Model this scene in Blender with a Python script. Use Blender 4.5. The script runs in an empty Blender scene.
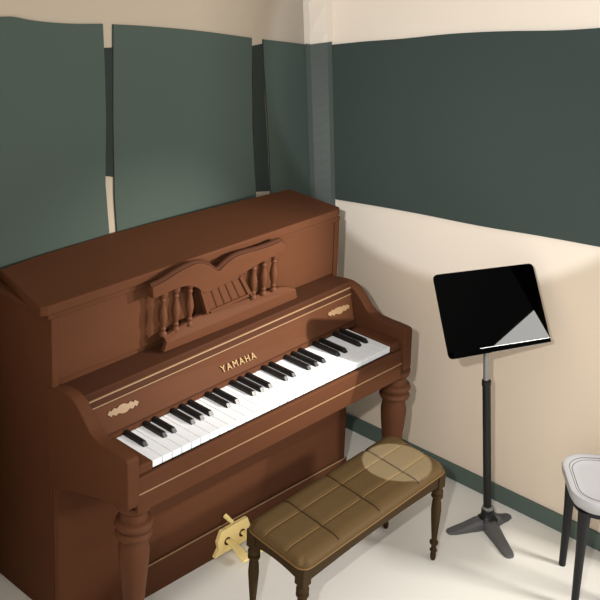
import bpy, bmesh, math, random
from mathutils import Vector, Matrix
random.seed(3)
C = bpy.context.scene.collection
PI = math.pi

# ------------------------------------------------------------------ camera
F, CX, CY, CZ = 1145.145, -2.0482, -2.9174, 2.7709
YAW, PITCH, ROLL, SX, SY = 0.77894, -0.23479, 0.02147, -67.07, -205.66
fw = Vector((math.sin(YAW)*math.cos(PITCH), math.cos(YAW)*math.cos(PITCH), math.sin(PITCH)))
r0 = Vector((math.cos(YAW), -math.sin(YAW), 0)); u0 = r0.cross(fw)
rt = r0*math.cos(ROLL)+u0*math.sin(ROLL); up = -r0*math.sin(ROLL)+u0*math.cos(ROLL)
CAM = Vector((CX, CY, CZ))
cd = bpy.data.cameras.new('camera'); cam = bpy.data.objects.new('camera', cd); C.objects.link(cam)
cam.matrix_world = Matrix(((rt.x, up.x, -fw.x, CX), (rt.y, up.y, -fw.y, CY), (rt.z, up.z, -fw.z, CZ), (0, 0, 0, 1)))
cd.sensor_width = 36; cd.lens = F/600*36; cd.shift_x = -SX/600; cd.shift_y = SY/600
cd.clip_start = .05
bpy.context.scene.camera = cam

def ray(u, v): return fw + rt*((u-300-SX)/F) - up*((v-300-SY)/F)
def on(u, v, P, n):
    d = ray(u, v); n = Vector(n); return CAM + d*((Vector(P)-CAM).dot(n)/d.dot(n))
def onz(u, v, z): return on(u, v, (0, 0, z), (0, 0, 1))
def ony(u, v, y): return on(u, v, (0, y, 0), (0, 1, 0))

# --------------------------------------------------------------- materials
def lin(c):
    return tuple((x/255/12.92 if x/255 <= .04045 else ((x/255+.055)/1.055)**2.4) for x in c)
def mat(name, col, rough=.6, spec=.2, metal=0, var=.05, scale=6, stretch=(1, 1, 1), coat=0, bump=0):
    m = bpy.data.materials.new(name); m.use_nodes = True
    nt = m.node_tree; b = nt.nodes['Principled BSDF']
    b.inputs['Roughness'].default_value = rough
    b.inputs['Specular IOR Level'].default_value = spec
    b.inputs['Metallic'].default_value = metal
    b.inputs['Coat Weight'].default_value = coat
    tc = nt.nodes.new('ShaderNodeTexCoord'); mp = nt.nodes.new('ShaderNodeMapping')
    mp.inputs['Scale'].default_value = stretch
    nz = nt.nodes.new('ShaderNodeTexNoise'); nz.inputs['Scale'].default_value = scale; nz.inputs['Detail'].default_value = 4
    nt.links.new(tc.outputs['Object'], mp.inputs['Vector']); nt.links.new(mp.outputs['Vector'], nz.inputs['Vector'])
    mx = nt.nodes.new('ShaderNodeMix'); mx.data_type = 'RGBA'
    mx.inputs['A'].default_value = (*[c*(1-var) for c in col], 1); mx.inputs['B'].default_value = (*[min(1, c*(1+var)) for c in col], 1)
    nt.links.new(nz.outputs['Fac'], mx.inputs['Factor']); nt.links.new(mx.outputs['Result'], b.inputs['Base Color'])
    if bump:
        bp = nt.nodes.new('ShaderNodeBump'); bp.inputs['Strength'].default_value = bump; bp.inputs['Distance'].default_value = .002
        nt.links.new(nz.outputs['Fac'], bp.inputs['Height']); nt.links.new(bp.outputs['Normal'], b.inputs['Normal'])
    return m
WOOD = (.072, .0275, .0130)
M = dict(
 wood=mat('walnut_wood', WOOD, .6, .04, var=.08, scale=5, stretch=(1, 8, 8)),
 wood_v=mat('walnut_turned', tuple(c*1.1 for c in WOOD), .5, .08, var=.08, scale=5, stretch=(8, 8, 1)),
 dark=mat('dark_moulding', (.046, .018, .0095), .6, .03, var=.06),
 gold=mat('gold_line', (.21, .13, .066), .45, .2, var=.05),
 brass=mat('brass', (.80, .62, .26), .4, .3, metal=0, var=.05),
 letter=mat('gold_lettering', (.27, .175, .06), .5, .2, var=.03),
 white=mat('white_key', (.60, .615, .63), .5, .1, var=.01),
 black=mat('black_key', (.006, .006, .006), .35, .3, var=.05),
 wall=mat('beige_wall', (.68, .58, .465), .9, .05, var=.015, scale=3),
 wallb=mat('beige_wall_back', (.31, .26, .2), .9, .05, var=.015, scale=3),  # even beige of the back wall, tuned darker than the right wall
 floor=mat('grey_floor', (.68, .66, .605), .7, .1, var=.02, scale=2),
 felt=mat('green_felt', (.049, .065, .054), .95, .03, var=.03, scale=30),
 felt_r=mat('dark_green_felt', (.041, .053, .045), .95, .03, var=.03, scale=30),
 felt_d=mat('blackish_green', (.022, .027, .0235), .95, .03, var=.03, scale=30),
 felt_g=mat('grey_green', (.080, .088, .078), .95, .03, var=.03, scale=30),
 trim=mat('cream_trim', (.62, .54, .44), .8, .05, var=.01),
 base=mat('green_baseboard', (.085, .115, .10), .7, .1, var=.03),
 vinyl=mat('olive_vinyl', (.088, .054, .0215), .6, .1, var=.05, scale=20),
 seam_d=mat('dark_seam', (.035, .021, .009), .7, .1),
 seam_l=mat('tan_seam', (.15, .088, .034), .6, .1),
 bwood=mat('bench_wood', (.036, .0215, .0095), .6, .05, var=.08, scale=6, stretch=(8, 8, 1)),
 smetal=mat('black_painted_metal', (.0002, .0002, .0002), .012, .025, var=.05),
 lipblack=mat('matte_black', (.0012, .0012, .0012), .9, 0),
 pole=mat('black_pole', (.008, .008, .008), .4, .3, var=.05),
 chrome=mat('satin_chrome', (.22, .22, .22), .3, .5, metal=.4, var=.03),
 foot=mat('grey_cast_metal', (.085, .085, .085), .5, .3, var=.05),
 plastic=mat('pale_grey_plastic', (.37, .37, .38), .35, .3, var=.01),
 groove=mat('grey_groove', (.14, .14, .14), .6, .1),
 rubber=mat('black_leg', (.008, .008, .009), .45, .25, var=.05),
)

# ----------------------------------------------------------------- helpers
class MB:
    def __init__(s): s.b = bmesh.new()
    def _add(s, vs, fs):
        v = [s.b.verts.new(p) for p in vs]
        for f in fs:
            try: s.b.faces.new([v[i] for i in f])
            except ValueError: pass
        return s
    def box(s, a, c):
        x0, y0, z0 = a; x1, y1, z1 = c
        return s._add([(x0,y0,z0),(x1,y0,z0),(x1,y1,z0),(x0,y1,z0),(x0,y0,z1),(x1,y0,z1),(x1,y1,z1),(x0,y1,z1)],
                      [(0,3,2,1),(4,5,6,7),(0,1,5,4),(1,2,6,5),(2,3,7,6),(3,0,4,7)])
    def hexa(s, lo, hi):
        return s._add(list(lo)+list(hi), [(3,2,1,0),(4,5,6,7),(0,1,5,4),(1,2,6,5),(2,3,7,6),(3,0,4,7)])
    def prism(s, pts, ext):
        n = len(pts); e = Vector(ext); P = [Vector(p) for p in pts]
        return s._add(P+[p+e for p in P], [tuple(range(n))[::-1], tuple(range(n, 2*n))]+[(i, (i+1) % n, n+(i+1) % n, n+i) for i in range(n)])
    def lathe(s, prof, c=(0, 0, 0), n=24, M4=None):
        vs = []; fs = []; k = len(prof)
        for (r, z) in prof:
            for i in range(n):
                a = 2*PI*i/n; vs.append(Vector((r*math.cos(a), r*math.sin(a), z)))
        for j in range(k-1):
            for i in range(n): fs.append((j*n+i, j*n+(i+1) % n, (j+1)*n+(i+1) % n, (j+1)*n+i))
        fs.append(tuple(range(n))[::-1]); fs.append(tuple((k-1)*n+i for i in range(n)))
        if M4: vs = [M4 @ v for v in vs]
        return s._add([v+Vector(c) for v in vs], fs)
    def tube(s, pts, r, n=10):
        P = [Vector(p) for p in pts]; k = len(P); rs = r if isinstance(r, (list, tuple)) else [r]*k
        vs = []; fs = []; prev = None
        for i, p in enumerate(P):
            t = (P[min(i+1, k-1)]-P[max(i-1, 0)]).normalized()
            if prev is None:
                a = Vector((0, 0, 1)) if abs(t.z) < .9 else Vector((1, 0, 0)); x = t.cross(a).normalized()
            else: x = (prev - t*prev.dot(t)).normalized()
            prev = x; y = t.cross(x)
            for j in range(n):
                an = 2*PI*j/n; vs.append(p+(x*math.cos(an)+y*math.sin(an))*rs[i])
        for i in range(k-1):
            for j in range(n): fs.append((i*n+j, i*n+(j+1) % n, (i+1)*n+(j+1) % n, (i+1)*n+j))
        fs.append(tuple(range(n))[::-1]); fs.append(tuple((k-1)*n+j for j in range(n)))
        return s._add(vs, fs)
    def framed(s, name, m, fr):
        bmesh.ops.transform(s.b, matrix=fr.inverted(), verts=s.b.verts)
        o = s.build(name, m); o.matrix_world = fr; return o
    def build(s, name, m, parent=None, bevel=0, smooth=None, seg=2, origin=None):
        bmesh.ops.recalc_face_normals(s.b, faces=s.b.faces)
        me = bpy.data.meshes.new(name)
        if origin is not None: bmesh.ops.translate(s.b, verts=s.b.verts, vec=-Vector(origin))
        s.b.to_mesh(me); s.b.free(); me.materials.append(m)
        if smooth is not None:
            me.shade_smooth()
            try: me.set_sharp_from_angle(angle=math.radians(smooth))
            except Exception: pass
        o = bpy.data.objects.new(name, me); C.objects.link(o)
        if origin is not None: o.location = origin
        if parent: o.parent = parent
        if bevel:
            md = o.modifiers.new('bevel', 'BEVEL'); md.width = bevel; md.segments = seg; md.limit_method = 'ANGLE'
        return o
def tag(o, label=None, cat=None, group=None, kind=None):
    for k, v in (('label', label), ('category', cat), ('group', group), ('kind', kind)):
        if v: o[k] = v
    return o
def empty(name, loc, label, cat, group=None):
    o = bpy.data.objects.new(name, None); C.objects.link(o); o.location = loc; o.empty_display_size = .1
    return tag(o, label, cat, group)
def kid(o, root):
    # keep world position while parented to a root that is only translated
    o.parent = root; o.location = Vector(o.location) - Vector(root.location); return o
def smoothpts(pts, n=6):
    # Catmull-Rom through 2D points
    out = []; k = len(pts)
    for i in range(k-1):
        p0 = pts[max(i-1, 0)]; p1 = pts[i]; p2 = pts[i+1]; p3 = pts[min(i+2, k-1)]
        for j in range(n):
            t = j/n
            out.append(tuple(.5*((2*p1[a])+(-p0[a]+p2[a])*t+(2*p0[a]-5*p1[a]+4*p2[a]-p3[a])*t*t+(-p0[a]+3*p1[a]-3*p2[a]+p3[a])*t**3) for a in range(len(p1))))
    out.append(tuple(pts[-1])); return out

# ----------------------------------------------------------------- setting
YB = .40
RP = Vector((1.798, .10, 0)); RN = Vector((-.99994, -.0115, 0))        # right wall plane
def rx(y): return RP.x - RN.y/RN.x*(y-RP.y)
YE = -1.5
ty = Vector((rx(YE)-rx(0), YE, 0)).normalized()
FR = Matrix(((RN.x, ty.x, 0, RP.x), (RN.y, ty.y, 0, RP.y), (0, 0, 1, 0), (0, 0, 0, 1)))
tag(MB().box((-4, -6, -.1), (4, .6, 0)).build('floor', M['floor']), kind='structure')
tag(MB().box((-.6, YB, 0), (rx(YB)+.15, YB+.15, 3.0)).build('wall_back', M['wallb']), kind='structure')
tag(MB().prism([(rx(YB), YB, 0), (rx(YE), YE, 0), (rx(YE)+.15, YE, 0), (rx(YB)+.15, YB, 0)], (0, 0, 3.0)).framed('wall_right', M['wall'], FR), kind='structure')
tag(MB().prism([(-.13, YB, 0), (-1.0, -1.0, 0), (-1.12, -.95, 0), (-.25, YB, 0)], (0, 0, 3.0)).build('shade_partition', M['wall']), kind='structure')  # unseen partition added to keep ambient light off the piano's left side
bt = .012; bh = .072
tag(MB().prism([(rx(YB-.01)-bt, YB-.01, 0), (rx(YE)-bt, YE, 0), (rx(YE), YE, 0), (rx(YB-.01), YB-.01, 0)], (0, 0, bh)).framed('baseboard_right', M['base'], FR), kind='structure')
tag(MB().box((-.1, YB-bt, 0), (rx(YB)-bt-.01, YB, bh)).build('baseboard_back', M['base']), kind='structure')

# panels on the back wall
TH = .008
def back(u, v, d=TH): return ony(u, v, YB-d)
def panel(name, px, m, th, label, cat, low=None, group=None):
    P = [back(u, v, th) for u, v in px]
    o = MB().prism(P, (0, th-.0005, 0)).build(name, m)
    return tag(o, label, cat, group)
def ext_down(u, v, z):
    p = back(u, v); return p
def backpanel(pts_px, left_x, zlow, label):
    P = [back(u, v) for u, v in pts_px]
    return P
L1 = [back(u, v) for u, v in smoothpts([(0, 17), (15, 17), (30, 20), (50, 22.5), (75, 24), (103, 24)], 4)]
R1 = [back(u, v) for u, v in smoothpts([(103, 24), (104.5, 60), (106, 120), (105.5, 177), (106.5, 195), (109.5, 235)], 4)]
x1 = R1[-1].x
P = [Vector((-.10, YB-TH, L1[0].z))]+L1+R1[1:]+[Vector((x1, YB-TH, .0725)), Vector((-.10, YB-TH, .0725))]
tag(MB().prism(P, (0, TH-.0003, 0)).build('acoustic_panel', M['felt']), 'leftmost grey green felt panel on the wall behind the piano', 'wall panel', 'green wall panels')
L2 = [back(u, v) for u, v in smoothpts([(117.5, 235), (115, 200), (114.5, 177), (113.5, 120), (113.5, 60), (113.5, 24.5)], 4)]
T2 = [back(u, v) for u, v in smoothpts([(113.5, 24.5), (150, 26.5), (200, 31), (252, 38)], 4)]
R2 = [back(u, v) for u, v in smoothpts([(252, 38), (252, 100), (253.5, 150), (256, 192)], 4)]
P = [Vector((L2[0].x, YB-TH, .0725))]+L2+T2[1:]+R2[1:]+[Vector((R2[-1].x, YB-TH, .0725))]
tag(MB().prism(P, (0, TH-.0003, 0)).build('acoustic_panel', M['felt']), 'grey green felt panel between the two dark slits above the piano', 'wall panel', 'green wall panels')
L3 = [back(u, v) for u, v in smoothpts([(271, 192), (269.5, 150), (266, 90), (264, 60), (263.5, 39.5)], 4)]
T3 = [back(u, v) for u, v in [(263.5, 39.5), (290, 42.5), (309.5, 45)]]
R3 = [back(u, v) for u, v in [(309.5, 45), (314.5, 200)]]
P = [Vector((L3[0].x, YB-TH, .0725))]+L3+T3[1:]+R3[1:]+[Vector((R3[-1].x, YB-TH, .0725))]
tag(MB().prism(P, (0, TH-.0003, 0)).build('acoustic_panel', M['felt']), 'narrow grey green felt panel beside the corner column, right of the second slit', 'wall panel', 'green wall panels')
for pts, lab in (([(103.5, 48), (114, 47.5), (114, 120), (115, 177), (105.5, 176)], 'dark strip in the left slit between green wall panels'),
                 ([(252, 46), (262.4, 44), (265.1, 100), (268, 150), (269.7, 191), (256, 192), (253.5, 150)], 'dark strip in the right slit, near the corner column')):
    P = [back(u, v, .004) for u, v in pts]
    tag(MB().prism(P, (0, .003, 0)).build('slit_strip', M['felt_d']), lab, 'strip', 'dark strips between wall panels')
# right wall panel
def rw(u, v, d): return on(u, v, RP+RN*d, RN)
T = [rw(u, v, .01) for u, v in smoothpts([(330, 45), (365, 41.5), (400, 39), (450, 34), (500, 31.5), (560, 30.5), (600, 28)], 4)]
B = [rw(u, v, .01) for u, v in smoothpts([(600, 247), (540, 236), (480, 226), (420, 214), (370, 205), (333, 199)], 4)]
e = Vector((rx(YE)-rx(0), YE, 0)).normalized()
te = T[-1]+e*.45+Vector((0, 0, .05)); be = B[0]+e*.45+Vector((0, 0, .03))
tag(MB().prism(T+[te, be]+B, -RN*.0085).framed('acoustic_panel', M['felt_r'], FR), 'wide dark green felt panel on the right wall above the music stand', 'wall panel', 'green wall panels')
# corner column and its cover (the column leans a little, as drawn)
zt_ = ony(312, 45, YB-.05).z
ca1 = ony(309.5, 45, YB-.03); ca0 = ony(314.5, 200, YB-.03); cb1 = rw(330.5, 45, .015); cb0 = rw(334, 200, .015)
def colsec(z, g=0):
    ta = (z-ca0.z)/(ca1.z-ca0.z); tb = (z-cb0.z)/(cb1.z-cb0.z)
    ax = ca0.x+(ca1.x-ca0.x)*ta; by = cb0.y+(cb1.y-cb0.y)*tb
    return ax, by
def column(z0, z1, out, inner):
    N = 24; rows = []
    for k in range(N+1):
        z = z0+(z1-z0)*k/N; ax, by = colsec(z)
        if inner:
            rows.append([(ax-out, YB-.0095, z), (ax-out, YB-.035-out, z), (rx(by)-.035-out, by-out, z), (rx(by)-.0105, by-out, z),
                         (rx(by)-.0105, by-.0005, z), (rx(by)-.0355, by-.0005, z), (ax-.0005, YB-.0355, z), (ax-.0005, YB-.0095, z)])
        else: rows.append([(ax, YB, z), (ax, YB-.035, z), (rx(by)-.035, by, z), (rx(by)-.0005, by, z), (rx(YB), YB, z)])
    n = len(rows[0]); fs = [tuple(range(n))[::-1], tuple(N*n+i for i in range(n))]
    for k in range(N): fs += [(k*n+i, k*n+(i+1) % n, (k+1)*n+(i+1) % n, (k+1)*n+i) for i in range(n)]
    return MB()._add([p for r in rows for p in r], fs)
tag(column(0, 3.0, 0, False).build('trim_1', M['trim']), kind='structure')
tag(column(.75, zt_, .004, True).build('column_cover', M['felt_g']), 'pale grey green fabric cover wrapped round the corner column', 'column cover')

# ------------------------------------------------------------------- piano
W, D, H = 1.48, .37, 1.21
piano = empty('upright_piano', (0, 0, 0), 'brown wooden upright piano with carved music desk and white keys against the wall', 'piano')
def pt(mb, name, m='wood', parent=None, **k): return mb.build(name, M[m] if isinstance(m, str) else m, parent or piano, **k)
pt(MB().box((0, .004, .0), (W-.014, D, 1.168)), 'case', bevel=.004)
# lid, corners slightly out of square and back edge bowed as drawn
lz = 1.172
bk = [(.04, .357), (.25, .378), (.554, .384), (.80, .372), (1.10, .347), (1.35, .322), (1.495, .307)]
fr = [(1.477, .002), (1.440, -.016), (1.0, -.018), (-.02, -.020), (-.044, -.008)]
pt(MB().prism([(x, y, lz) for x, y in bk+fr], (0, 0, .035)), 'lid', bevel=.006, seg=3)
pt(MB().prism([(-.012, .30, 1.152), (W-.012, .30, 1.152), (W-.012, -.011, 1.152), (-.012, -.011, 1.152)], (0, 0, .02)), 'lid_moulding', bevel=.004)
# upper panel with stiles
pt(MB().box((.03, -.006, .922), (W-.044, .006, 1.152)), 'upper_panel', bevel=.002)
for x in (.0, W-.044): pt(MB().box((x, -.010, .90), (x+.03, .01, 1.152)), 'stile', bevel=.003)
# music shelf
SZ = [(.5*0+.886+(x-.74)*.020, .912+(x-.74)*.020) for x in (.05, W-.06)]
pt(MB().hexa([(.05, -.118, SZ[0][0]), (W-.06, -.118, SZ[1][0]), (W-.06, 0, SZ[1][0]), (.05, 0, SZ[0][0])], [(.05, -.118, SZ[0][1]), (W-.06, -.118, SZ[1][1]), (W-.06, 0, SZ[1][1]), (.05, 0, SZ[0][1])]), 'music_shelf', 'dark', bevel=.004)
def hp(pp): return pp
# fallboard
SK = .024; SKY = .027
fa = Vector((0, -.120, .884)); fb = Vector((0, -.196, .770))
def fbp(x, t, d=0):
    n = Vector((0, (fb-fa).z, -(fb-fa).y)).normalized()
    n = n if n.y < 0 else -n
    q = fa+(fb-fa)*t+n*d; return Vector((x, q.y+SKY*(x-.1)*t, q.z+(x-.74)*SK*(1-t)))
pt_f = MB()
def fsec(x): d = (x-.74)*SK; return [(x, -.118, .890+d), (x, fa.y, fa.z+d), (x, fb.y+SKY*(x-.1), fb.z), (x, fb.y-.002+SKY*(x-.1), .745), (x, -.10, .745), (x, -.09, .890+d)]
pt_f._add(fsec(.05)+fsec(W-.06), [tuple(range(6))[::-1], tuple(range(6, 12))]+[(i, (i+1) % 6, 6+(i+1) % 6, 6+i) for i in range(6)])
fall = pt(pt_f, 'fallboard', bevel=.003)
for t, r in ((.0, .003), (.19, .0022)):
    pt(MB().tube([fbp(.052, t, .001), fbp(W-.062, t, .001)], r, 8), 'moulding_line', 'gold', fall)
pt(MB().hexa([fbp(.052, .03, -.004), fbp(W-.062, .03, -.004), fbp(W-.062, .16, -.004), fbp(.052, .16, -.004)], [fbp(.052, .03, .002), fbp(W-.062, .03, .002), fbp(W-.062, .16, .002), fbp(.052, .16, .002)]), 'moulding_band', 'dark', fall)
pt(MB().tube([fbp(.052, .985, .001), fbp(W-.062, .985, .001)], .0025, 8), 'felt_line', 'dark', fall)
nrm = (fbp(0, .5, 1)-fbp(0, .5, 0)).normalized(); dn = (fb-fa).normalized()
# gilt emblems (scrolled cartouche outline)
for cx in (.185, 1.325):
    hw, hh = .068, .015
    prof = [(-1, 0), (-.80, .75), (-.74, .38), (-.52, .85), (-.36, .55), (-.12, 1.0), (.12, 1.0), (.36, .55), (.52, .85), (.74, .38), (.80, .75), (1, 0),
            (.80, -.75), (.74, -.38), (.52, -.85), (.36, -.55), (.12, -1.0), (-.12, -1.0), (-.36, -.55), (-.52, -.85), (-.74, -.38), (-.80, -.75)]
    c0 = fbp(cx, .50, .0002)
    pt(MB().prism([c0+Vector((a*hw, 0, 0))-dn*(b*hh) for a, b in prof], nrm*.0018), 'emblem', 'gold', fall)
# lettering
def text_mesh(body, size, org, xd, yd, zd, name, m, parent):
    cu = bpy.data.curves.new('txt', 'FONT'); cu.body = body; cu.size = size; cu.extrude = .0008; cu.space_character = 1.35; cu.align_x = 'CENTER'
    to = bpy.data.objects.new('txt', cu); C.objects.link(to)
    dg = bpy.context.evaluated_depsgraph_get(); me = bpy.data.meshes.new_from_object(to.evaluated_get(dg))
    bpy.data.objects.remove(to)
    mt = Matrix(((xd.x, yd.x, zd.x, org.x), (xd.y, yd.y, zd.y, org.y), (xd.z, yd.z, zd.z, org.z), (0, 0, 0, 1)))
    me.transform(mt); me.materials.clear(); me.materials.append(m); me.name = name
    o = bpy.data.objects.new(name, me); C.objects.link(o); o.parent = parent; return o
text_mesh('YAMAHA', .036, fbp(.735, .76, .0008), Vector((1, 0, 0)), -dn, nrm, 'lettering', M['letter'], fall)['label'] = 'gold YAMAHA lettering'

# music desk, standing on the shelf in front of the upper panel
DY = -.062
desk = pt(MB().prism([(.44, DY-.012, .912), (.452, DY-.012, .945), (.440, DY-.012, .972), (.60, DY+.006, .990), (.66, DY+.006, .992), (.93, DY+.006, .984), (1.06, DY+.006, .984), (1.095, DY-.004, .978), (1.135, DY-.012, .960), (1.148, DY-.012, .912)], (0, .018, 0)), 'music_desk', bevel=.003)
def dk(u, v): q = ony(u, v, DY); return (q.x, q.z)
topc = smoothpts([(.385, 1.176), (.44, 1.183), (.50, 1.198), (.56, 1.207), (.61, 1.207), (.66, 1.185), (.704, 1.152), (.74, 1.166), (.79, 1.182), (.85, 1.184), (.92, 1.180), (.99, 1.180), (1.045, 1.182), (1.066, 1.160)], 5)
botc = smoothpts([(1.056, 1.136), (1.0, 1.132), (.93, 1.125), (.86, 1.112), (.80, 1.100), (.72, 1.090), (.64, 1.084), (.60, 1.115), (.555, 1.135), (.50, 1.140), (.44, 1.136), (.39, 1.132)], 5)
pt(MB().prism([(x, DY-.012, z) for x, z in topc+botc], (0, .034, 0)), 'top_rail', 'wood', desk, bevel=.003)
pt(MB().tube([(x, DY+.006, z+.001) for x, z in topc], .011, 8), 'rail_top_shade', 'dark', desk, smooth=50)  # dark strip painting in the shade on the rail's unlit top edge
g = [dk(201, 292), dk(239, 275), dk(249, 294), dk(207, 312)]
def gq(a, b): # bilinear in grille
    x = (1-b)*((1-a)*g[0][0]+a*g[1][0])+b*((1-a)*g[3][0]+a*g[2][0]); z = (1-b)*((1-a)*g[0][1]+a*g[1][1])+b*((1-a)*g[3][1]+a*g[2][1]); return x, z
gr = pt(MB().prism([(x, DY-.002, z) for x, z in g], (0, .01, 0)), 'grille', 'wood', desk)
fm = MB()
for a0, a1, b0, b1 in ((0, 1, -.08, .06), (0, 1, .94, 1.06), (-.04, .05, -.08, 1.06), (.95, 1.04, -.08, 1.06)):
    fm.prism([(x, DY-.010, z) for x, z in (gq(a0, b0), gq(a1, b0), gq(a1, b1), gq(a0, b1))], (0, .02, 0))
pt(fm, 'grille_frame', 'wood', desk, bevel=.0015)
sl = MB()
for i in range(1, 5):
    a = .05+.9*i/5
    sl.prism([(x, DY-.0045, z) for x, z in (gq(a-.012, .06), gq(a+.012, .06), gq(a+.012, .94), gq(a-.012, .94))], (0, .004, 0))
pt(sl, 'grille_slats', 'dark', desk)
def baluster(x, z0, z1):
    h = z1-z0
    prof = [(.015, 0), (.015, .05), (.009, .10), (.012, .16), (.008, .2), (.013, .33), (.0165, .45), (.013, .60), (.008, .74), (.012, .80), (.009, .85), (.016, .93), (.016, 1)]
    pt(MB().lathe([(r, z0+z*h) for r, z in prof], (x, DY+.004, 0), 14), 'baluster', 'wood_v', desk, smooth=40)
for u0_, v0_, u1_, v1_ in ((161, 302, 166.5, 331), (174, 297, 179, 325), (187.5, 290, 193, 320)):
    a = ony(u0_, v0_, DY); b = ony(u1_, v1_, DY); baluster((a.x+b.x)/2, .972, 1.140)
for u0_, v0_, u1_, v1_ in ((249, 266, 259, 293), (258.5, 262, 270, 290), (268.5, 256, 280, 286)):
    a = ony(u0_, v0_, DY); b = ony(u1_, v1_, DY); baluster((a.x+b.x)/2, .982, 1.135)

# arms (cheeks)
arm = [(0.02, .897), (-.03, .908), (-.085, .914), (-.125, .908), (-.155, .890), (-.185, .862), (-.215, .832), (-.25, .816), (-.30, .812), (-.36, .812), (-.405, .810)]
prof = smoothpts(arm, 4)+[(-.412, .800), (-.414, .640), (-.405, .628), (-.33, .625), (-.20, .590), (-.055, .548), (.02, .525)]
for x in (-.004, W-.062):
    a_ = pt(MB().prism([(x, y, z) for y, z in prof], (.05, 0, 0)), 'arm', 'wood', bevel=.005, seg=3)
# key bed, slip, blocks
pt(MB().box((.046, -.375, .615), (W-.060, .0, .70)), 'key_bed', bevel=.003)
slip = pt(MB().box((.046, -.402, .595), (W-.060, -.385, .722)), 'key_slip', bevel=.004)
pt(MB().tube([(.048, -.4025, .664), (W-.062, -.4025, .664)], .0025, 8), 'moulding_line', 'gold', slip)
for xa, xb in ((.047, .119), (W-.119, W-.061)):
    pt(MB().box((xa, -.392, .722), (xb, -.19, .757)), 'key_block', bevel=.006)
# keys
NW = 29; X0 = .121; X1 = W-.121; kw = (X1-X0)/NW
blk = [0]; o_ = 2
for k in range(3): blk += [o_, o_+1, o_+3, o_+4, o_+5]; o_ += 7
blk += [23, 24, 26, 27]
mk = MB().box((X0+.0011, -.386, .726), (X0+kw-.0011, -.14, .750)).build('white_key', M['white'], piano, bevel=.0015)
for i in range(1, NW):
    c = mk.copy(); c.parent = piano; c.location = (kw*i, 0, 0); C.objects.link(c)
bw = .0115
first = None
for i in blk:
    xc = X0+kw*(i+1)
    if first is None:
        first = MB().hexa([(xc-bw, -.305, .748), (xc+bw, -.305, .748), (xc+bw, -.145, .748), (xc-bw, -.145, .748)],
                          [(xc-bw*.72, -.292, .765), (xc+bw*.72, -.292, .765), (xc+bw*.72, -.145, .765), (xc-bw*.72, -.145, .765)]).build('black_key', M['black'], piano, bevel=.003)
        x00 = xc
    else:
        c = first.copy(); c.parent = piano; c.location = (xc-x00, 0, 0); C.objects.link(c)
# front legs
lp = [(.030, 0), (.036, .012), (.036, .03), (.026, .05), (.024, .08), (.030, .16), (.040, .27), (.050, .37), (.053, .42), (.047, .455), (.043, .468), (.058, .474), (.063, .486), (.058, .498), (.050, .503), (.060, .509), (.065, .522), (.060, .535), (.047, .541), (.043, .565), (.056, .578), (.060, .590), (.060, .600)]
for cx in (.085, W-.006): pt(MB().lathe(lp, (cx, -.335, 0), 32), 'leg', 'wood_v', smooth=35)
# lower panel and bottom rail
pl = [(.0, .0), (.012, -.012), (.245, -.120), (1.42, -.132), (1.42, .0)]
pt(MB().prism([(x, y, .0) for x, y in pl], (0, 0, .614)), 'lower_panel', bevel=.003)
pl2 = [(.245, -.1195), (.245, -.130), (1.424, -.142), (1.424, -.1315)]
rail = pt(MB().prism([(x, y, .0) for x, y in pl2], (0, 0, .126)), 'bottom_rail', bevel=.003)
pt(MB().tube([(.247, -.1295, .128), (1.422, -.1415, .128)], .003, 8), 'moulding_line', 'gold', rail)
# pedals
plate = [(.640, .014), (.662, .045), (.655, .075), (.675, .116), (.815, .116), (.832, .075), (.826, .045), (.845, .014)]
pp = pt(MB().prism([(x, -.1505, z) for x, z in plate], (0, .018, 0)), 'pedal_plate', 'brass', bevel=.002)
for px in (.705, .785):
    m_ = Matrix.Translation((px, -.150, .062)) @ Matrix.Rotation(PI/2, 4, 'X')
    pt(MB().lathe([(.016, -.001), (.016, .003), (.010, .004)], (0, 0, 0), 16, m_), 'pedal_hole', 'dark', pp)
    pd = smoothpts([(-.145, .066), (-.175, .068), (-.205, .060), (-.235, .046), (-.262, .036)], 4)
    mb = MB(); n = len(pd)
    vs = []; fs = []
    for i, (y, z) in enumerate(pd):
        t = i/(n-1); w = .010+.013*min(1, t*1.5)*(1 if t < .9 else .85); h = .005
        vs += [(px-w, y, z-h), (px+w, y, z-h), (px+w*.8, y, z+h), (px-w*.8, y, z+h)]
    for i in range(n-1):
        for j in range(4): fs.append((i*4+j, i*4+(j+1) % 4, i*4+4+(j+1) % 4, i*4+4+j))
    fs += [(3, 2, 1, 0), tuple((n-1)*4+j for j in range(4))]
    mb._add(vs, fs); pt(mb, 'pedal', 'brass', bevel=.003, smooth=50)
# small brass catch above the plate
pt(MB().tube([(.708, -.13, .162), (.715, -.168, .146)], [.010, .008], 10), 'catch', 'brass', smooth=40)

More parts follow.
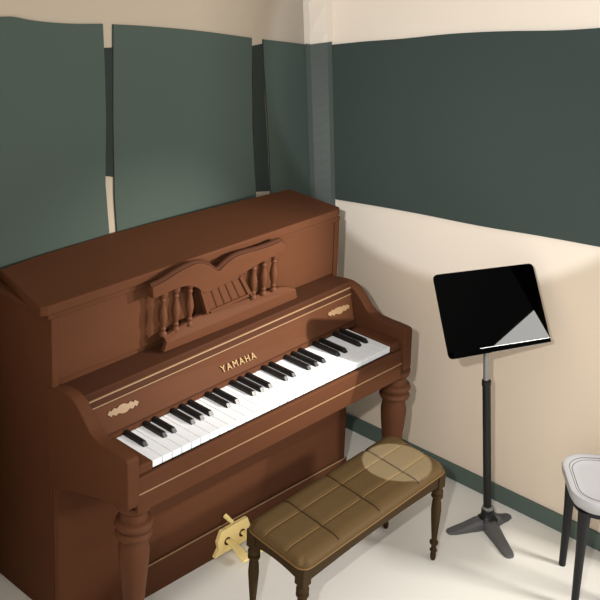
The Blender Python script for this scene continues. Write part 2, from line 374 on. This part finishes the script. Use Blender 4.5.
# ------------------------------------------------------------------- bench
BX0, BX1, BY0, BY1, BT = .458, 1.312, -.751, -.453, .415
bc = Vector(((BX0+BX1)/2, (BY0+BY1)/2, 0)); ba = (BX1-BX0)/2; bb = (BY1-BY0)/2
bench = empty('piano_bench', bc, 'low bench with olive brown quilted seat and turned legs before the piano', 'bench')
def rr(x, y, a, b, r):
    ax, ay = abs(x)-(a-r), abs(y)-(b-r)
    if ax > 0 and ay > 0:
        l = math.hypot(ax, ay)
        m_ = max(ax, ay)
        if l > 0: ax, ay = ax/l*m_, ay/l*m_
        return math.copysign(a-r+ax, x), math.copysign(b-r+ay, y)
    return x, y
cross = [-.58*ba, -.03*ba, .56*ba]
gx = [(.655-bc.x), (.888-bc.x), (1.134-bc.x)]
gy = [-.052, .055]
nx, ny = 140, 60
vs = []; fs = []
def top(x, y):
    d = 0
    for q in gx: d += .006*math.exp(-((x-q)/.009)**2)
    for q in gy: d += .0035*math.exp(-((y-q)/.007)**2)
    ex = max(0, 1-(ba-abs(x))/.045); ey = max(0, 1-(bb-abs(y))/.045)
    ed = min(1, math.hypot(ex, ey))
    return .417-d-.022*(1-math.sqrt(max(0, 1-ed*ed)))
for j in range(ny+1):
    for i in range(nx+1):
        x = -ba+2*ba*i/nx; y = -bb+2*bb*j/ny
        X, Y = rr(x, y, ba, bb, .04); vs.append((X, Y, top(x, y)))
for j in range(ny):
    for i in range(nx):
        k = j*(nx+1)+i; fs.append((k, k+1, k+nx+2, k+nx+1))
loop = [i for i in range(nx+1)]+[j*(nx+1)+nx for j in range(1, ny+1)]+[ny*(nx+1)+i for i in range(nx-1, -1, -1)]+[j*(nx+1) for j in range(ny-1, 0, -1)]
b0 = len(vs); n = len(loop)
for k in loop: x, y, z = vs[k]; vs.append((x, y, .383))
for i in range(n): fs.append((loop[i], b0+i, b0+(i+1) % n, loop[(i+1) % n]))
fs.append(tuple(b0+i for i in range(n)))
mb = MB(); mb._add(vs, fs); seat = mb.build('seat', M['vinyl'], bench, smooth=50)
for q in gx: MB().tube([(q-.0, -bb+.012, top(q, -bb+.012)+.0005)]+[(q, y, top(q, y)+.0005) for y in [(-bb+.03)+(2*bb-.06)*i/12 for i in range(13)]]+[(q, bb-.012, top(q, bb-.012)+.0005)], .003, 6).build('cross_seam', M['seam_d'], seat)
for q in gy: MB().tube([(x, q, top(x, q)+.0005) for x in [(-ba+.008)+(2*ba-.016)*i/40 for i in range(41)]], .0022, 6).build('long_seam', M['seam_l'], seat)
# piping under the cushion edge
pipe = [rr(x, y, ba+.002, bb+.002, .04) for x, y in [(-ba-.002+2*(ba+.002)*i/40, -bb-.002) for i in range(41)]+[(ba+.002, -bb-.002+2*(bb+.002)*i/24) for i in range(1, 25)]+[(ba+.002-2*(ba+.002)*i/40, bb+.002) for i in range(1, 41)]+[(-ba-.002, bb+.002-2*(bb+.002)*i/24) for i in range(1, 25)]]
MB().tube([(x, y, .385) for x, y in pipe], .003, 6).build('piping', M['seam_l'], seat)
# apron with arched lower edges
ai, bi = ba-.008, bb-.008
for s in (-1, 1):
    low = [(-ai+2*ai*i/24, .327+.012*math.sin(PI*i/24)) for i in range(25)]
    MB().prism([(x, s*bi, z) for x, z in low]+[(ai, s*bi, .383), (-ai, s*bi, .383)], (0, -s*.018, 0)).build('apron', M['bwood'], bench, bevel=.002)
    low = [(-bi+2*bi*i/16, .327+.016*math.sin(PI*i/16)) for i in range(17)]
    MB().prism([(s*ai, y, z) for y, z in low]+[(s*ai, bi, .383), (s*ai, -bi, .383)], (-s*.018, 0, 0)).build('apron', M['bwood'], bench, bevel=.002)
blp = [(.008, 0), (.011, .006), (.012, .02), (.010, .036), (.016, .042), (.010, .048), (.010, .066), (.018, .072), (.018, .078), (.011, .084), (.012, .10), (.017, .16), (.021, .215), (.019, .25), (.014, .270), (.024, .275), (.024, .282), (.015, .287), (.024, .293), (.024, .300), (.018, .312), (.020, .318), (.020, .383)]
for sx in (-1, 1):
    for sy in (-1, 1):
        mb = MB().lathe(blp, (sx*(ba-.024), sy*(bb-.024), 0), 20)
        mb.box((sx*(ba-.024)-.021, sy*(bb-.024)-.021, .318), (sx*(ba-.024)+.021, sy*(bb-.024)+.021, .3835))
        mb.build('leg', M['bwood'], bench, smooth=35)

bench.rotation_euler = (0, 0, math.radians(2.6))
done = set()
for o in [c for c in bench.children]+[c for c in seat.children]:
    if o.data.name in done: continue
    done.add(o.data.name)
    for v in o.data.vertices: v.co.x += .15*v.co.y      # the bench stands a little out of square

# ------------------------------------------------------------- music stand
SB = onz(486.5, 525.5, 0)
stand = empty('music_stand', SB, 'black music stand with a tilted desk on a three footed pole', 'music stand')
K = .955
def toward(p): return CAM+(Vector(p)-CAM)*K
DN = Vector((-.352, -.791, .5)).normalized()
DP = CAM+(Vector((1.60, -.69, .80))-CAM)*K
def dsk(u, v): return on(u, v, DP, DN)
q4 = [dsk(433, 275), dsk(532.5, 263), dsk(551, 342), dsk(449.5, 360)]
def rounded_poly(c, r, n=6):
    out = []
    for i in range(4):
        p = c[i]; a = (c[i-1]-p).normalized(); b = (c[(i+1) % 4]-p).normalized()
        p1 = p+a*r; p2 = p+b*r
        for k in range(n+1):
            t = k/n; out.append(p1*(1-t)**2+p*2*t*(1-t)+p2*t*t)
    return out
dplate = kid(MB().prism(rounded_poly(q4, .022), -DN*.006).build('desk', M['smetal'], None), stand)
# lip along the lower edge
ex = (q4[2]-q4[3]).normalized(); ey = (q4[0]-q4[3]).normalized()
lipmb = MB()
a0 = q4[3]+ex*.012+ey*.001; a1 = q4[2]-ex*.010+ey*.001
lipmb.prism([a0, a1, a1+ey*.015, a0+ey*.022], DN*.016)
lip = kid(lipmb.build('lip', M['lipblack'], None), stand)
le = kid(MB().tube([a0.lerp(a1, .27)+ey*.0205+DN*.0162, a1+ey*.0155+DN*.0162], .0013, 6).build('lip_highlight', M['chrome'], None), stand)  # pale tube painting the highlight where the lip edge catches light
le.parent = dplate; le.location = (0, 0, 0); le['label'] = 'painted highlight along the lip edge'
lip.parent = dplate; lip.location = Vector((0, 0, 0))
for o in (dplate, lip):
    pass
ptop = Vector((SB.x-.03, SB.y-.0, .86))
ctr = (q4[0]+q4[1]+q4[2]+q4[3])/4
yk = (q4[3]+q4[2])/2
def sk(mb, name, m, **k): return kid(mb.build(name, M[m], None, **k), stand)
pt_c = dsk(486, 357); 
FH = Vector((fw.x, fw.y, 0))
PJ = on(486.5, 381, SB, FH); PT = on(486.0, 356, SB, FH)
sk(MB().tube([SB+Vector((0, 0, .05)), PJ], .0165, 16), 'pole', 'pole', smooth=40)
att = ctr-DN*.02-ey*.03
sk(MB().tube([PJ-Vector((0, 0, .03)), PT, PT+Vector((0, 0, .04))], .011, 14), 'inner_tube', 'chrome', smooth=40)
sk(MB().lathe([(.0175, -.02), (.0185, -.012), (.0185, .002), (.013, .006)], PJ, 16), 'clamp_collar', 'pole', smooth=40)
sk(MB().tube([PT+Vector((0, 0, .02)), PT+Vector((0, 0, .06)), att-DN*.004, att+DN*.0135], .012, 12), 'tilt_bracket', 'pole', smooth=40)
# base: hub and three flat feet
sk(MB().lathe([(.040, .012), (.042, .02), (.042, .032), (.030, .045), (.026, .05), (.026, .075), (.020, .082)], SB, 24), 'hub', 'pole', smooth=40)
sk(MB().lathe([(.024, .080), (.024, .086), (.018, .090)], SB, 20), 'hub_ring', 'chrome', smooth=40)
for (u, v) in ((447, 530.5), (510, 513.5), (511, 556)):
    tip = onz(u, v, .012); d = (tip-SB); d.z = 0; L = d.length; d.normalize(); s_ = Vector((-d.y, d.x, 0))
    P = []; 
    secs = [(.0, .030, .040), (.05, .030, .040), (L*.55, .026, .024), (L-.03, .024, .012), (L-.008, .018, .010), (L, .008, .008)]
    vs = []; fs = []
    for (r, w, h) in secs:
        p = SB+d*r
        vs += [p-s_*w, p+s_*w, p+s_*w+Vector((0, 0, h*.7)), p+s_*w*.6+Vector((0, 0, h)), p-s_*w*.6+Vector((0, 0, h)), p-s_*w+Vector((0, 0, h*.7))]
    for i in range(len(secs)-1):
        for j in range(6): fs.append((i*6+j, i*6+(j+1) % 6, i*6+6+(j+1) % 6, i*6+6+j))
    fs += [tuple(range(6))[::-1], tuple(len(vs)-6+j for j in range(6))]
    mb = MB(); mb._add(vs, fs); f_ = kid(mb.build('foot', M['foot'], None, bevel=.002), stand)

# ------------------------------------------------------------------- chair
ca_ = onz(574, 501, .45); cb_ = ca_+Vector((.77, .638, 0))*.30
ud = (cb_-ca_).normalized(); vd = Vector((ud.y, -ud.x, 0)); side = .34
cc = (ca_+cb_)/2+vd*side/2
chair = empty('chair', (cc.x, cc.y, 0), 'pale grey plastic chair with black legs cut off at the right edge', 'chair')
def cp(a, b, z): q = ud*a+vd*b; return Vector((q.x, q.y, z))
hs = side/2
def ring(k, r, z, n=10):
    out = []
    for (sx, sy) in ((1, 1), (1, -1), (-1, -1), (-1, 1)):
        c = (sx*(hs*k-r), sy*(hs*k-r)); a0 = math.atan2(sy, sx)+PI/4
        for i in range(n+1):
            a = a0-(PI/2)*i/n; out.append(cp(c[0]+r*math.cos(a), c[1]+r*math.sin(a), z))
    return out
rings = [ring(.93, .09, .405), ring(1.0, .095, .425), ring(1.02, .10, .445), ring(1.0, .10, .455), ring(.90, .09, .456), ring(.86, .085, .450), ring(.70, .08, .444), ring(.3, .05, .440)]
vs = []; fs = []; n = len(rings[0])
for R in rings: vs += R
for j in range(len(rings)-1):
    for i in range(n): fs.append((j*n+i, j*n+(i+1) % n, (j+1)*n+(i+1) % n, (j+1)*n+i))
fs += [tuple(range(n)), tuple((len(rings)-1)*n+i for i in range(n))]
mb = MB(); mb._add(vs, fs); cs = mb.build('seat', M['plastic'], chair, smooth=50)
rg = ring(.87, .085, .4515); MB().tube(rg+[rg[0]], .0018, 6).build('seat_groove', M['groove'], cs)
rg = ring(.81, .08, .4485); MB().tube(rg+[rg[0]], .0014, 6).build('seat_groove', M['groove'], cs)
MB().prism([p for p in ring(.90, .085, .385)], (0, 0, .022)).build('seat_base', M['rubber'], chair)
for a, b in ((-1, -1), (-1, 1), (1, -1), (1, 1)):
    t_ = cp(a*hs*.72, b*hs*.72, .40); f_ = cp(a*hs*.74, b*hs*.74, 0)
    MB().tube([t_, t_*.6+f_*.4, f_], [.024, .017, .013], 14).build('leg', M['rubber'], chair, smooth=40)

# ------------------------------------------------------------------ lights
def aim(o, d):
    o.rotation_euler = Vector(d).to_track_quat('-Z', 'Y').to_euler()
def refl(u, v, t):
    p = dsk(u, v); d = (p-CAM).normalized(); r = d-DN*(2*d.dot(DN)); return p+r*t
p1 = refl(487, 352, 4.0); p2 = refl(542, 303, 4.0)
e1 = (p2-p1).normalized(); nl = (ctr-(p1+p2)/2).normalized(); nl = (nl-e1*nl.dot(e1)).normalized()
e2 = nl.cross(e1)          # towards the area light's body
if e2.z > 0: e2 = -e2
LW, LH = .90, .42
ld = bpy.data.lights.new('desk_glint_light', 'AREA'); ld.shape = 'RECTANGLE'; ld.size = LW; ld.size_y = LH  # added unseen area light, shaped so its reflection lies on the stand desk
lo = bpy.data.objects.new('desk_glint_light', ld); C.objects.link(lo)
lc = (p1+p2)/2+e2*(LH/2)+e1*.20
x_ = e1; z_ = -nl; y_ = z_.cross(x_)
lo.matrix_world = Matrix(((x_.x, y_.x, z_.x, lc.x), (x_.y, y_.y, z_.y, lc.y), (x_.z, y_.z, z_.z, lc.z), (0, 0, 0, 1)))
ld.energy = 180*PI*LW*LH; ld.color = (1, .97, .93)
def spot(name, loc, d, half, power, blend=.02, color=(1, 1, 1), rad=.03):
    l = bpy.data.lights.new(name, 'SPOT'); l.energy = power; l.spot_size = math.radians(2*half); l.spot_blend = blend; l.color = color; l.shadow_soft_size = rad
    o = bpy.data.objects.new(name, l); C.objects.link(o); o.location = loc; aim(o, d); return o
spot('wall_spot', (-2.263, -2.708, 2.965), (.850, .475, -.230), 10.6, 560, .02, (.80, .92, 1.08))
spot('fill_spot', (-2.30, -2.67, 3.0), Vector((1.78, -.15, .45))-Vector((-2.30, -2.67, 3.0)), 17, 350, .8, (1, .96, .92))
spot('piano_fill_spot', (1.66, -1.40, 1.62), Vector((.84, 0, .88))-Vector((1.66, -1.40, 1.62)), 23, 225, .9, (1, .93, .84), .012)  # added spot, no fixture: brightens the piano front from the right
spot('bench_spot', (1.158, -.597, 2.7), (0, 0, -1), 3.3, 600, .02, (.74, .90, 1.15), .005)
w = bpy.data.worlds.new('world'); bpy.context.scene.world = w; w.use_nodes = True
bg = w.node_tree.nodes['Background']; bg.inputs[0].default_value = (1, .98, .95, 1); bg.inputs[1].default_value = 1.15
vs_ = bpy.context.scene.view_settings
vs_.view_transform = 'Standard'; vs_.look = 'None'; vs_.gamma = 1; vs_.exposure = 0; vs_.use_curve_mapping = False
